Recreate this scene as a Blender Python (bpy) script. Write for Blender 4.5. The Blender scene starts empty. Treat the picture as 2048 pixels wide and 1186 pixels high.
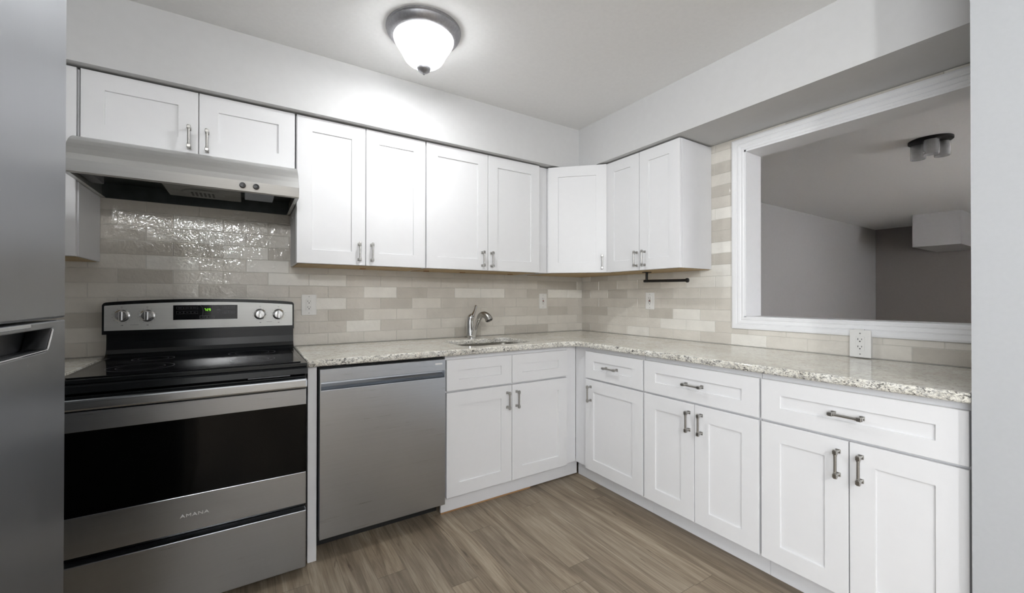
import bpy, bmesh, math, random
from mathutils import Matrix, Vector
random.seed(7)
PI = math.pi
S = bpy.context.scene
COL = S.collection

# ------------------------------------------------------------------ camera
CX, CY, CZ = -2.4466, -2.6877, 1.194
YAW, PITCH, ROLL, FPX = 0.5685, 0.0044, 0.001, 828.13
cam_d = bpy.data.cameras.new('camera'); cam = bpy.data.objects.new('camera', cam_d); COL.objects.link(cam)
F = Vector((math.sin(YAW)*math.cos(PITCH), math.cos(YAW)*math.cos(PITCH), math.sin(PITCH)))
R = Vector((math.cos(YAW), -math.sin(YAW), 0)); U = R.cross(F)
R2 = R*math.cos(ROLL)+U*math.sin(ROLL); U2 = -R*math.sin(ROLL)+U*math.cos(ROLL)
M = Matrix.Identity(4)
for i in range(3):
    M[i][0] = R2[i]; M[i][1] = U2[i]; M[i][2] = -F[i]
M[0][3], M[1][3], M[2][3] = CX, CY, CZ
cam.matrix_world = M
cam_d.sensor_width = 36; cam_d.lens = FPX/2048*36
cam_d.shift_x = 2.317/2048; cam_d.shift_y = -1.204/2048
cam_d.clip_start = 0.02
S.camera = cam
S.view_settings.view_transform = 'Standard'; S.view_settings.look = 'None'
S.view_settings.gamma = 1; S.view_settings.use_curve_mapping = False
S.view_settings.exposure = 0.54
# ------------------------------------------------------------------ world + lights
W = bpy.data.worlds.new('world'); S.world = W; W.use_nodes = True
W.node_tree.nodes['Background'].inputs[0].default_value = (0.75, 0.82, 0.95, 1)
W.node_tree.nodes['Background'].inputs[1].default_value = 0.5

def light(name, kind, loc, power, color=(1, 1, 1), rot=(0, 0, 0), size=.1, size_y=None):
    l = bpy.data.lights.new(name, kind); l.energy = power; l.color = color
    if kind == 'AREA':
        l.size = size
        if size_y: l.shape = 'RECTANGLE'; l.size_y = size_y
    else: l.shadow_soft_size = size
    o = bpy.data.objects.new(name, l); COL.objects.link(o); o.location = loc; o.rotation_euler = rot
    return o
DOME = (-1.748, -0.835)
CEIL = 2.445
l_ = light('dome_lamp', 'AREA', (DOME[0], DOME[1], 2.392), 12, (.97, .985, 1), size=.11); l_.data.shape = 'DISK'
light('hall_bulb', 'POINT', (-3.80, -5.45, 2.345), 95, (.97, .985, 1), size=.06)
light('hall_fill', 'AREA', (-4.62, -4.05, 1.45), 66, (.93, .96, 1), (0, -PI/2, 0), 1.3, 2.1)  # added area light: unseen cool fill from the hall side
light('rear_fill', 'POINT', (-2.75, -4.5, 2.345), 130, (.97, .985, 1), size=.06)  # added bulb: unseen fill from behind the camera
light('dining_window_daylight', 'AREA', (3.4, -4.40, 1.35), 260, (.96, .97, 1), (-PI/2, 0, 0), 1.5, 1.2)

# ------------------------------------------------------------------ node helpers
class NT:
    def __init__(s, name):
        s.m = bpy.data.materials.new(name); s.m.use_nodes = True
        s.t = s.m.node_tree; s.b = s.t.nodes['Principled BSDF']
    def n(s, typ, **kw):
        n = s.t.nodes.new(typ)
        for k, v in kw.items(): setattr(n, k, v)
        return n
    def set(s, sock, v):
        if hasattr(v, 'is_output'): s.t.links.new(v, sock)
        else: sock.default_value = v
    def math(s, op, a, b=0, c=0):
        n = s.n('ShaderNodeMath', operation=op)
        s.set(n.inputs[0], a); s.set(n.inputs[1], b); s.set(n.inputs[2], c)
        return n.outputs[0]
    def coord(s): return s.n('ShaderNodeTexCoord').outputs['Object']
    def geo(s): return s.n('ShaderNodeNewGeometry').outputs['Position']
    def xyz(s, v):
        n = s.n('ShaderNodeSeparateXYZ'); s.set(n.inputs[0], v); return n.outputs
    def comb(s, x, y, z):
        n = s.n('ShaderNodeCombineXYZ')
        for i, v in enumerate((x, y, z)): s.set(n.inputs[i], v)
        return n.outputs[0]
    def mapping(s, v, scale=(1, 1, 1), rot=(0, 0, 0), loc=(0, 0, 0)):
        n = s.n('ShaderNodeMapping'); s.set(n.inputs[0], v)
        n.inputs['Scale'].default_value = scale; n.inputs['Rotation'].default_value = rot; n.inputs['Location'].default_value = loc
        return n.outputs[0]
    def noise(s, v, scale=5, detail=2, rough=.5, dist=0):
        n = s.n('ShaderNodeTexNoise'); s.set(n.inputs['Vector'], v)
        n.inputs['Scale'].default_value = scale; n.inputs['Detail'].default_value = detail
        n.inputs['Roughness'].default_value = rough; n.inputs['Distortion'].default_value = dist
        return n.outputs[0]
    def voro(s, v, scale=5, out='Distance', feature='F1', rnd=1):
        n = s.n('ShaderNodeTexVoronoi', feature=feature); s.set(n.inputs['Vector'], v)
        n.inputs['Scale'].default_value = scale; n.inputs['Randomness'].default_value = rnd
        return n.outputs[out]
    def wn(s, v):
        n = s.n('ShaderNodeTexWhiteNoise'); s.set(n.inputs['Vector'], v); return n.outputs['Value']
    def ramp(s, f, stops, interp='LINEAR'):
        n = s.n('ShaderNodeValToRGB'); s.set(n.inputs[0], f); r = n.color_ramp; r.interpolation = interp
        while len(r.elements) < len(stops): r.elements.new(0.5)
        for e, (p, c) in zip(r.elements, stops):
            e.position = p; e.color = (c[0], c[1], c[2], 1) if hasattr(c, '__len__') else (c, c, c, 1)
        return n.outputs[0]
    def mix(s, f, a, b, mode='MIX'):
        n = s.n('ShaderNodeMix', data_type='RGBA', blend_type=mode)
        s.set(n.inputs[0], f)
        for i, v in ((6, a), (7, b)):
            s.set(n.inputs[i], v if hasattr(v, 'is_output') else (v[0], v[1], v[2], 1))
        return n.outputs[2]
    def bump(s, h, strength=.2, dist=.01):
        n = s.n('ShaderNodeBump'); s.set(n.inputs['Height'], h)
        n.inputs['Strength'].default_value = strength; n.inputs['Distance'].default_value = dist
        s.t.links.new(n.outputs[0], s.b.inputs['Normal'])
    def p(s, **kw):
        for k, v in kw.items():
            k = k.replace('_', ' ')
            s.set(s.b.inputs[k], (v[0], v[1], v[2], 1) if isinstance(v, tuple) and len(v) == 3 else v)
        return s

def simple(name, col, rough=.5, metal=0, noise=.03, scale=40, bump=.0, coat=0):
    m = NT(name); c = m.coord(); nz = m.noise(c, scale, 3)
    lo = tuple(x*(1-noise) for x in col); hi = tuple(min(1, x*(1+noise)) for x in col)
    m.p(Base_Color=m.ramp(nz, [(.3, lo), (.7, hi)]), Roughness=rough, Metallic=metal)
    if coat: m.p(Coat_Weight=coat)
    if bump: m.bump(nz, bump, .002)
    return m.m

def sRGB(r, g, b):
    f = lambda c: (c/255/12.92) if c/255 <= .04045 else ((c/255+.055)/1.055)**2.4
    return (f(r), f(g), f(b))

MAT = {}
MAT['wall'] = simple('wall_paint', (.60, .60, .595), .75, noise=.012, scale=30, bump=.05)
MAT['ceil'] = simple('ceiling_paint', (.87, .87, .865), .8, noise=.015, scale=60, bump=.08)
MAT['dining'] = simple('dining_wall_paint', (.50, .49, .485), .8, noise=.015, scale=30, bump=.05)
MAT['feature'] = simple('brown_wall_paint', (.26, .235, .22), .8, noise=.02, scale=30, bump=.05)
MAT['wing'] = simple('wing_wall_paint', (.43, .44, .45), .7, noise=.012, scale=80, bump=.12)
MAT['trim'] = simple('trim_gloss_white', (.84, .84, .845), .35, noise=.008)
MAT['cab'] = simple('cabinet_white_lacquer', (.755, .755, .76), .38, noise=.006, scale=25)
MAT['cab_box'] = simple('cabinet_white_box', (.74, .74, .75), .45, noise=.008, scale=25)
MAT['plate'] = simple('white_plastic', (.80, .79, .76), .35, noise=.005)
MAT['black'] = simple('black_plastic', (.012, .012, .013), .35, noise=.1)
MAT['matte_black'] = simple('matte_black_metal', (.012, .011, .010), .4, metal=.3, noise=.1)
MAT['slot'] = simple('dark_slot', (.02, .02, .02), .6)
MAT['red'] = simple('red_button', (.30, .05, .04), .5)
MAT['knob_metal'] = simple('satin_knob_metal', (.74, .74, .74), .24, metal=1, noise=.02)
MAT['nickel'] = simple('brushed_nickel', (.42, .41, .39), .30, metal=1, noise=.08, scale=200)
MAT['dome_metal'] = simple('satin_nickel_pan', (.36, .36, .375), .42, metal=.9, noise=.1, scale=90)
MAT['chrome'] = simple('chrome', (.62, .62, .62), .10, metal=1, noise=.02)
MAT['grout'] = simple('tile_grout', (.62, .60, .55), .8, noise=.03, scale=100)
MAT['rubber'] = simple('dark_kick_plastic', (.010, .010, .010), .6)
MAT['grey_print'] = simple('grey_print', (.16, .16, .17), .5)
MAT['dark_print'] = simple('dark_print', (.08, .08, .08), .5)
MAT['sticker'] = simple('silver_sticker', (.75, .75, .75), .4)
MAT['galv'] = simple('dark_hood_liner', (.07, .08, .08), .4, metal=.7, noise=.2, scale=15)
MAT['motor'] = simple('grey_blower_housing', (.16, .16, .15), .5, metal=.4, noise=.2, scale=20)
MAT['lens'] = simple('blue_grey_lamp_lens', (.22, .25, .30), .35, noise=.05)
MAT['sunken'] = simple('sink_steel', (.50, .48, .43), .3, metal=1, noise=.05, scale=60)

def steel(name, col, rough, axis, aniso=.6):
    m = NT(name); c = m.coord()
    sc = [260, 260, 260]; sc[axis] = 3
    nz = m.noise(m.mapping(c, tuple(sc)), 1, 3, .6)
    big = m.noise(c, 2.2, 2)
    v = m.mix(.35, m.ramp(nz, [(.3, tuple(x*.95 for x in col)), (.7, tuple(min(1, x*1.04) for x in col))]),
              m.ramp(big, [(.3, tuple(x*.85 for x in col)), (.7, tuple(min(1, x*1.12) for x in col))]))
    m.p(Base_Color=v, Metallic=1.0, Roughness=m.math('ADD', m.math('MULTIPLY', nz, .12), rough-.06))
    m.p(Anisotropic=aniso)
    m.bump(nz, .03, .001)
    return m.m
MAT['steel'] = steel('brushed_steel', (.49, .515, .55), .30, 0)
MAT['hood_steel'] = steel('hood_brushed_steel', (.66, .66, .645), .40, 0, .0)
MAT['steel_bright'] = steel('polished_steel_bar', (.66, .69, .73), .25, 0)
MAT['steel_v'] = steel('brushed_steel_vertical', (.33, .34, .355), .34, 2)
MAT['panel_silver'] = steel('silver_panel', (.60, .60, .58), .38, 0)

def glass_black(name, rough=.06, col=(.006, .006, .007), spec=.5):
    m = NT(name); c = m.coord()
    m.p(Base_Color=m.ramp(m.noise(c, 300, 1), [(.4, col), (.75, tuple(x*1.25 for x in col))]), Roughness=rough, Specular_IOR_Level=spec)
    return m.m
MAT['blackglass'] = glass_black('black_ceramic_glass', .07)
MAT['ovenglass'] = glass_black('oven_door_glass', .08, (.002, .002, .002), .16)
MAT['gloss_black'] = glass_black('gloss_black_enamel', .16, (.010, .011, .012))

# tiles: four glaze shades, wavy glossy ceramic
def tile_mat(name, col):
    m = NT(name); c = m.coord()
    cloud = m.noise(c, 9, 3)
    base = m.ramp(cloud, [(.3, tuple(x*.95 for x in col)), (.7, tuple(min(1, x*1.05) for x in col))])
    w = m.math('ADD', m.noise(c, 26, 2, .5, .6), m.math('MULTIPLY', m.noise(c, 75, 1), .25))
    m.p(Base_Color=base, Roughness=.07, Specular_IOR_Level=.5)
    m.bump(w, .30, .011)
    return m.m
TILE = [tile_mat('glaze_cream', (.81, .785, .725)), tile_mat('glaze_pale_greige', (.71, .675, .61)),
        tile_mat('glaze_greige', (.64, .603, .54)), tile_mat('glaze_taupe', (.555, .52, .46))]

# granite
def granite():
    m = NT('cream_granite'); c = m.coord()
    x = m.xyz(c)
    base = m.ramp(m.noise(c, 9, 5, .65, .5), [(.30, (.66, .63, .55)), (.5, (.80, .78, .70)), (.72, (.87, .86, .82))])
    st = m.noise(m.mapping(c, (70, 70, 90), (0, 0, .8)), 1, 5, .7, .8)
    base = m.mix(m.ramp(st, [(.50, 0), (.62, .62)]), base, (.40, .37, .31))
    warm = m.noise(m.mapping(c, (14, 14, 14), loc=(4, 1, 2)), 1, 3)
    base = m.mix(m.ramp(warm, [(.60, 0), (.75, .30)]), base, (.62, .48, .36))
    g = m.n('ShaderNodeNewGeometry'); nz = m.xyz(g.outputs['True Normal'])
    edge = m.math('LESS_THAN', m.math('ABSOLUTE', nz[2]), .93)
    # dark crystals, denser where the sawn edge cuts through them
    def veil(vscale, loc, lo, hi):
        return m.ramp(m.noise(m.mapping(c, vscale, loc=loc), 1, 4, .72, 1.1), [(lo, 0), (hi, 1)])
    clus = m.ramp(m.noise(m.mapping(c, (1, 1, 1), loc=(7, 3, 2)), 12, 3, .6), [(.42, .25), (.58, 1)])
    grey = veil((55, 55, 90), (1, 9, 4), .50, .60)
    dark = m.math('MULTIPLY', veil((85, 85, 130), (3, 2, 8), .530, .575), clus)
    blk = m.math('MULTIPLY', veil((48, 48, 85), (5, 5, 1), .590, .615), 1)
    base = m.mix(m.math('MULTIPLY', grey, m.math('ADD', m.math('MULTIPLY', edge, .72), .08)), base, (.33, .32, .31))
    base = m.mix(m.math('MULTIPLY', dark, m.math('ADD', m.math('MULTIPLY', edge, .72), .10)), base, (.075, .07, .065))
    base = m.mix(m.math('MULTIPLY', blk, m.math('ADD', m.math('MULTIPLY', edge, .88), .06)), base, (.03, .028, .028))
    m.p(Base_Color=base, Roughness=.055, Specular_IOR_Level=.75)
    return m.m
MAT['granite'] = granite()

# plank floor: planks run along y
def floor_mat():
    m = NT('vinyl_plank_floor'); p = m.geo(); x, y, z = m.xyz(p)
    pw, pl = .1225, 1.22
    xi = m.math('DIVIDE', m.math('ADD', x, .871+.1225*40), pw); ix = m.math('FLOOR', xi); fx = m.math('FRACT', xi)
    off = m.math('MULTIPLY', m.wn(m.comb(ix, 3.7, 0)), 1.0)
    yi = m.math('ADD', m.math('DIVIDE', y, pl), off); iy = m.math('FLOOR', yi); fy = m.math('FRACT', yi)
    r1 = m.wn(m.comb(ix, iy, 1.3)); r2 = m.wn(m.comb(ix, iy, 8.1))
    gx = m.math('ADD', m.math('MULTIPLY', x, 1), m.math('MULTIPLY', r1, 13)); gy = m.math('ADD', y, m.math('MULTIPLY', r2, 7))
    gv = m.comb(gx, gy, 0)
    fine = m.noise(m.mapping(gv, (150, 5, 1)), 1, 4, .6, .3)
    broad = m.noise(m.mapping(gv, (20, 1.5, 1)), 1, 4, .6, 1.0)
    col = m.ramp(broad, [(.28, sRGB(112, 99, 83)), (.5, sRGB(148, 134, 115)), (.72, sRGB(176, 163, 143))])
    tint = m.ramp(r1, [(0, (.70, .69, .68)), (.5, (.93, .93, .93)), (1, (1.12, 1.11, 1.09))])
    col = m.mix(1, col, tint, 'MULTIPLY')
    col = m.mix(m.ramp(fine, [(.42, .0), (.68, .42)]), col, sRGB(92, 78, 63))
    knots = m.noise(m.mapping(gv, (26, 3.2, 1), loc=(3, 5, 0)), 1, 3, .5, 1.6)
    col = m.mix(m.ramp(knots, [(.66, 0), (.76, .7)]), col, sRGB(66, 52, 40))
    ex = m.math('MINIMUM', fx, m.math('SUBTRACT', 1, fx)); ey = m.math('MINIMUM', fy, m.math('SUBTRACT', 1, fy))
    seam = m.math('MAXIMUM', m.math('LESS_THAN', ex, .008), m.math('LESS_THAN', ey, .0014))
    col = m.mix(m.math('MULTIPLY', seam, .40), col, sRGB(60, 50, 40))
    m.p(Base_Color=col, Roughness=m.math('ADD', .38, m.math('MULTIPLY', fine, .15)), Specular_IOR_Level=.35)
    m.bump(m.math('SUBTRACT', fine, m.math('MULTIPLY', seam, 3)), .08, .002)
    return m.m
MAT['floor'] = floor_mat()

def wood_mat(name, c1, c2, axis=0):
    m = NT(name); c = m.coord(); sc = [60, 60, 60]; sc[axis] = 3
    nz = m.noise(m.mapping(c, tuple(sc)), 1, 4, .6, .5)
    m.p(Base_Color=m.ramp(nz, [(.3, c1), (.7, c2)]), Roughness=.55); return m.m
MAT['ply'] = wood_mat('raw_plywood', (.36, .24, .11), (.52, .38, .20))
MAT['raw'] = wood_mat('raw_pine_edge', (.30, .15, .06), (.45, .26, .12))

def dome_glass():
    m = NT('alabaster_glass'); c = m.coord()
    nz = m.noise(c, 9, 4, .6, 1.5)
    em = m.n('ShaderNodeEmission'); m.set(em.inputs[0], m.ramp(nz, [(.35, (.80, .80, .80)), (.6, (1, 1, .99))])); em.inputs[1].default_value = 0.55
    tr = m.n('ShaderNodeBsdfTransparent'); df = m.n('ShaderNodeBsdfDiffuse'); df.inputs[0].default_value = (.85, .85, .85, 1)
    a = m.n('ShaderNodeAddShader'); m.t.links.new(em.outputs[0], a.inputs[0]); m.t.links.new(df.outputs[0], a.inputs[1])
    mx = m.n('ShaderNodeMixShader'); mx.inputs[0].default_value = .45
    m.t.links.new(tr.outputs[0], mx.inputs[1]); m.t.links.new(a.outputs[0], mx.inputs[2])
    m.t.links.new(mx.outputs[0], m.t.nodes['Material Output'].inputs[0]); return m.m
MAT['dome_glass'] = dome_glass()

def frosted():
    m = NT('frosted_glass_shade'); c = m.coord()
    m.p(Base_Color=m.ramp(m.noise(c, 20, 2), [(.3, (.50, .50, .51)), (.7, (.62, .62, .63))]), Roughness=.2, Alpha=.42)
    return m.m
MAT['frosted'] = frosted()
def emis(name, col, s):
    m = NT(name); m.p(Base_Color=(0.0, 0.0, 0.0), Emission_Color=col, Emission_Strength=s); return m.m
MAT['led'] = emis('green_led', (.30, 1.0, .02), 1.3)
MAT['daylight'] = emis('daylight_pane', (.9, .95, 1), 1.5)

# ------------------------------------------------------------------ mesh helpers
ORG = {}
def box(bm, x0, x1, y0, y1, z0, z1, bev=0):
    x0, x1 = min(x0, x1), max(x0, x1); y0, y1 = min(y0, y1), max(y0, y1); z0, z1 = min(z0, z1), max(z0, z1)
    vs = [bm.verts.new(p) for p in ((x0, y0, z0), (x1, y0, z0), (x1, y1, z0), (x0, y1, z0), (x0, y0, z1), (x1, y0, z1), (x1, y1, z1), (x0, y1, z1))]
    fs = [bm.faces.new([vs[i] for i in q]) for q in ((0, 3, 2, 1), (4, 5, 6, 7), (0, 1, 5, 4), (1, 2, 6, 5), (2, 3, 7, 6), (3, 0, 4, 7))]
    if bev:
        es = {e for f in fs for e in f.edges}
        bmesh.ops.bevel(bm, geom=list(es), offset=bev, segments=2, affect='EDGES', profile=.5)
    return fs
def BX(*a, bev=0):
    bm = bmesh.new(); box(bm, *a, bev=bev); return bm
def prism(bm, pts, a0, a1, axis):
    """extrude polygon along axis: pts are 2D in the remaining axes (in order)."""
    def mk(p, a):
        l = list(p); l.insert(axis, a); return bm.verts.new(l)
    A = [mk(p, a0) for p in pts]; B = [mk(p, a1) for p in pts]; n = len(pts)
    bm.faces.new(A); bm.faces.new(B[::-1])
    for i in range(n): bm.faces.new((A[i], B[i], B[(i+1) % n], A[(i+1) % n]))
    bmesh.ops.recalc_face_normals(bm, faces=bm.faces)
def lathe(bm, prof, c=(0, 0, 0), seg=32, axis='z', cap=True):
    """prof: list of (radius, height)."""
    rings = []
    for r, h in prof:
        ring = []
        for i in range(seg):
            a = 2*PI*i/seg; u, v = r*math.cos(a), r*math.sin(a)
            p = {'z': (u, v, h), 'y': (u, h, v), 'x': (h, u, v)}[axis]
            ring.append(bm.verts.new((c[0]+p[0], c[1]+p[1], c[2]+p[2])))
        rings.append(ring)
    fs = []
    for a, b in zip(rings, rings[1:]):
        for i in range(seg): fs.append(bm.faces.new((a[i], a[(i+1) % seg], b[(i+1) % seg], b[i])))
    for f in fs: f.smooth = True
    if cap:
        fs.append(bm.faces.new(rings[0])); fs.append(bm.faces.new(rings[-1]))
    bmesh.ops.recalc_face_normals(bm, faces=fs)
def tube(bm, pts, rads, seg=16, cap=True):
    pts = [Vector(p) for p in pts]
    if not hasattr(rads, '__len__'): rads = [rads]*len(pts)
    rings = []; prev = None
    for i, p in enumerate(pts):
        t = (pts[min(i+1, len(pts)-1)]-pts[max(i-1, 0)]).normalized()
        if prev is None:
            ref = Vector((0, 0, 1)) if abs(t.z) < .9 else Vector((1, 0, 0)); n = t.cross(ref).normalized()
        else: n = (prev - t*prev.dot(t)).normalized()
        prev = n; b = t.cross(n)
        rings.append([bm.verts.new(p+(n*math.cos(2*PI*k/seg)+b*math.sin(2*PI*k/seg))*rads[i]) for k in range(seg)])
    fs = []
    for a, b in zip(rings, rings[1:]):
        for k in range(seg): fs.append(bm.faces.new((a[k], a[(k+1) % seg], b[(k+1) % seg], b[k])))
    for f in fs: f.smooth = True
    if cap: fs.append(bm.faces.new(rings[0])); fs.append(bm.faces.new(rings[-1]))
    bmesh.ops.recalc_face_normals(bm, faces=fs)
def smooth_path(pts, n=6):
    P = [Vector(p) for p in pts]; out = []
    for i in range(len(P)-1):
        p0, p1, p2, p3 = P[max(i-1, 0)], P[i], P[i+1], P[min(i+2, len(P)-1)]
        for k in range(n):
            t = k/n
            out.append(.5*((2*p1)+(-p0+p2)*t+(2*p0-5*p1+4*p2-p3)*t*t+(-p0+3*p1-3*p2+p3)*t**3))
    out.append(P[-1]); return out
def sharpen(bm):
    for e in bm.edges:
        if len(e.link_faces) == 2 and e.calc_face_angle(0) > .6: e.smooth = False
def obj(name, bm, mat, parent=None, label=None):
    sharpen(bm)
    me = bpy.data.meshes.new(name)
    bm.to_mesh(me); bm.free()
    for m in (mat if isinstance(mat, list) else [mat]): me.materials.append(MAT[m] if isinstance(m, str) else m)
    o = bpy.data.objects.new(name, me); COL.objects.link(o)
    if parent is not None: o.parent = parent
    if label: o['label'] = label
    return o
def wobj(name, bm, mat, parent, label=None):
    """part built in the thing's parent frame of world axes: shift by root location"""
    r = parent
    while r.parent: r = r.parent
    bmesh.ops.translate(bm, verts=bm.verts, vec=-Vector(r.location))
    return obj(name, bm, mat, parent, label)
def thing(name, label, cat, loc=(0, 0, 0), rz=0, group=None):
    o = bpy.data.objects.new(name, None); COL.objects.link(o); o.empty_display_size = .1
    o.location = loc; o.rotation_euler = (0, 0, rz); o['label'] = label; o['category'] = cat
    if group: o['group'] = group
    return o
def tag(o, label, cat, group=None):
    o['label'] = label; o['category'] = cat
    if group: o['group'] = group
    return o
def struct(name, bm, mat):
    o = obj(name, bm, mat); o['kind'] = 'structure'; return o
def text_bm(txt, size, depth, width=None, spacing=1.0):
    cu = bpy.data.curves.new('lettering_curve', 'FONT'); cu.body = txt; cu.size = size; cu.extrude = depth
    cu.align_x = 'CENTER'; cu.align_y = 'CENTER'; cu.space_character = spacing
    o = bpy.data.objects.new('lettering_tmp', cu); COL.objects.link(o)
    dg = bpy.context.evaluated_depsgraph_get(); dg.update()
    me = bpy.data.meshes.new_from_object(o.evaluated_get(dg))
    bm = bmesh.new(); bm.from_mesh(me)
    bpy.data.objects.remove(o); bpy.data.curves.remove(cu); bpy.data.meshes.remove(me)
    if width:
        xs = [v.co.x for v in bm.verts]; s = width/(max(xs)-min(xs))
        bmesh.ops.scale(bm, vec=(s, 1, 1), verts=bm.verts)
    return bm
def slab_bm(outline, holes, z0, z1, bev):
    """horizontal slab with rounded edge and holes, through a filled 2D curve"""
    cu = bpy.data.curves.new('slab_curve', 'CURVE'); cu.dimensions = '2D'; cu.fill_mode = 'BOTH'
    for pts in [outline]+holes:
        sp = cu.splines.new('POLY'); sp.points.add(len(pts)-1); sp.use_cyclic_u = True
        for q, p in zip(sp.points, pts): q.co = (p[0], p[1], 0, 1)
    cu.extrude = (z1-z0)/2-bev; cu.bevel_depth = bev; cu.bevel_resolution = 3; cu.offset = -bev
    o = bpy.data.objects.new('slab_tmp', cu); COL.objects.link(o)
    dg = bpy.context.evaluated_depsgraph_get(); dg.update()
    me = bpy.data.meshes.new_from_object(o.evaluated_get(dg))
    bm = bmesh.new(); bm.from_mesh(me)
    bpy.data.objects.remove(o); bpy.data.curves.remove(cu); bpy.data.meshes.remove(me)
    bmesh.ops.remove_doubles(bm, verts=bm.verts, dist=1e-5)
    bmesh.ops.translate(bm, verts=bm.verts, vec=(0, 0, (z0+z1)/2))
    return bm

# ------------------------------------------------------------------ room shell
HY = -6.4   # far end of the space behind the camera
struct('floor', BX(-4.8, 7.6, HY-.1, .3, -.1, 0), 'floor')
struct('ceiling', BX(-4.8, 7.6, HY-.1, .3, CEIL, CEIL+.1), 'ceil')
struct('wall_back', BX(-4.8, .006, .006, .15, 0, CEIL), 'wall')
struct('wall_left', BX(-3.62, -3.50, -2.46, .006, 0, CEIL), 'wall')
bm = bmesh.new()
for a in ((HY, -5.10, 0, CEIL), (-3.0, .006, 0, CEIL), (-5.10, -3.0, 0, .8), (-5.10, -3.0, 2.1, CEIL)): box(bm, -4.8, -4.7, a[0], a[1], a[2], a[3])
struct('wall_hall', bm, 'wall')
bm = bmesh.new()
for y in (-5.10, -4.08, -3.06): box(bm, -4.78, -4.72, y, y+.06, .8, 2.1)
for z in (.8, 1.42, 2.04): box(bm, -4.78, -4.72, -5.10, -3.0, z, z+.06)
struct('window_added', bm, 'trim')  # unseen window frame, added to go with the hall fill light
struct('wall_rear', BX(-4.7, -.66, HY-.1, HY, 0, CEIL), 'wall')
OY0, OY1, OZ0, OZ1 = -1.388, -2.31, 1.083, 2.055   # pass-through opening
XB = .160
bm = bmesh.new()
box(bm, .006, XB, OY0, .006, 0, CEIL)
box(bm, .006, XB, -2.40, OY1, 0, CEIL)
box(bm, .006, XB, OY1, OY0, 0, OZ0); box(bm, .006, XB, OY1, OY0, OZ1, CEIL)
struct('wall_right', bm, 'wall')
struct('wall_wing', BX(-.66, XB, HY-.1, -2.392, 0, CEIL), 'wing')
SD, SZ = .357, 2.140
bm = bmesh.new()
prism(bm, [(-3.50, .006), (-3.50, -SD), (-SD, -SD), (-SD, -2.392), (.006, -2.392), (.006, .006)], SZ, CEIL, 2)
struct('wall_soffit', bm, 'wall')
# dining room
struct('wall_dining_left', BX(XB, 7.42, .115, .25, 0, CEIL), 'dining')
struct('wall_dining_far', BX(7.30, 7.42, -4.5, .115, 0, CEIL), 'feature')
bm = bmesh.new()
for a in ((XB, 2.6, 0, CEIL), (4.2, 7.42, 0, CEIL), (2.6, 4.2, 0, .7), (2.6, 4.2, 2.0, CEIL)): box(bm, a[0], a[1], -4.62, -4.5, a[2], a[3])
struct('wall_dining_right', bm, 'dining')
bm = bmesh.new()
for x in (2.6, 3.37, 4.14): box(bm, x, x+.06, -4.6, -4.53, .7, 2.0)
for z in (.7, 1.32, 1.94): box(bm, 2.6, 4.2, -4.6, -4.53, z, z+.06)
struct('window_1', bm, 'trim')
bm = BX(6.03, 7.30, -1.189, -.686, 1.962, CEIL)
struct('wall_bulkhead', bm, 'dining')

# casing round the pass-through: a moulded profile swept round a mitred frame
prof = [(0, 0), (0, .010), (.004, .013), (.014, .013), (.018, .010), (.022, .013), (.034, .016), (.040, .013), (.044, .018), (.060, .020), (.068, .018), (.070, .014), (.070, 0)]
bm = bmesh.new()
def ring_pts(d):   # rectangle grown by d, as (y,z)
    return [(OY0+d, OZ0-d), (OY0+d, OZ1+d), (OY1-d, OZ1+d), (OY1-d, OZ0-d)]
rings = []
for d, h in prof:
    rings.append([bm.verts.new((.004-h, y, z)) for y, z in ring_pts(d)])
for a, b in zip(rings, rings[1:]):
    for k in range(4): bm.faces.new((a[k], a[(k+1) % 4], b[(k+1) % 4], b[k]))
a, b = rings[-1], rings[0]
for k in range(4): bm.faces.new((a[k], a[(k+1) % 4], b[(k+1) % 4], b[k]))
bmesh.ops.recalc_face_normals(bm, faces=bm.faces)
struct('trim_1', bm, 'trim')
bm = bmesh.new()
t = .010
box(bm, -.004, XB+.004, OY0-t, OY0, OZ0, OZ1); box(bm, -.004, XB+.004, OY1, OY1+t, OZ0, OZ1)
box(bm, -.004, XB+.004, OY1, OY0, OZ1-t, OZ1); box(bm, -.004, XB+.004, OY1, OY0, OZ0-.001, OZ0+.004)
struct('trim_2', bm, 'trim')

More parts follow.
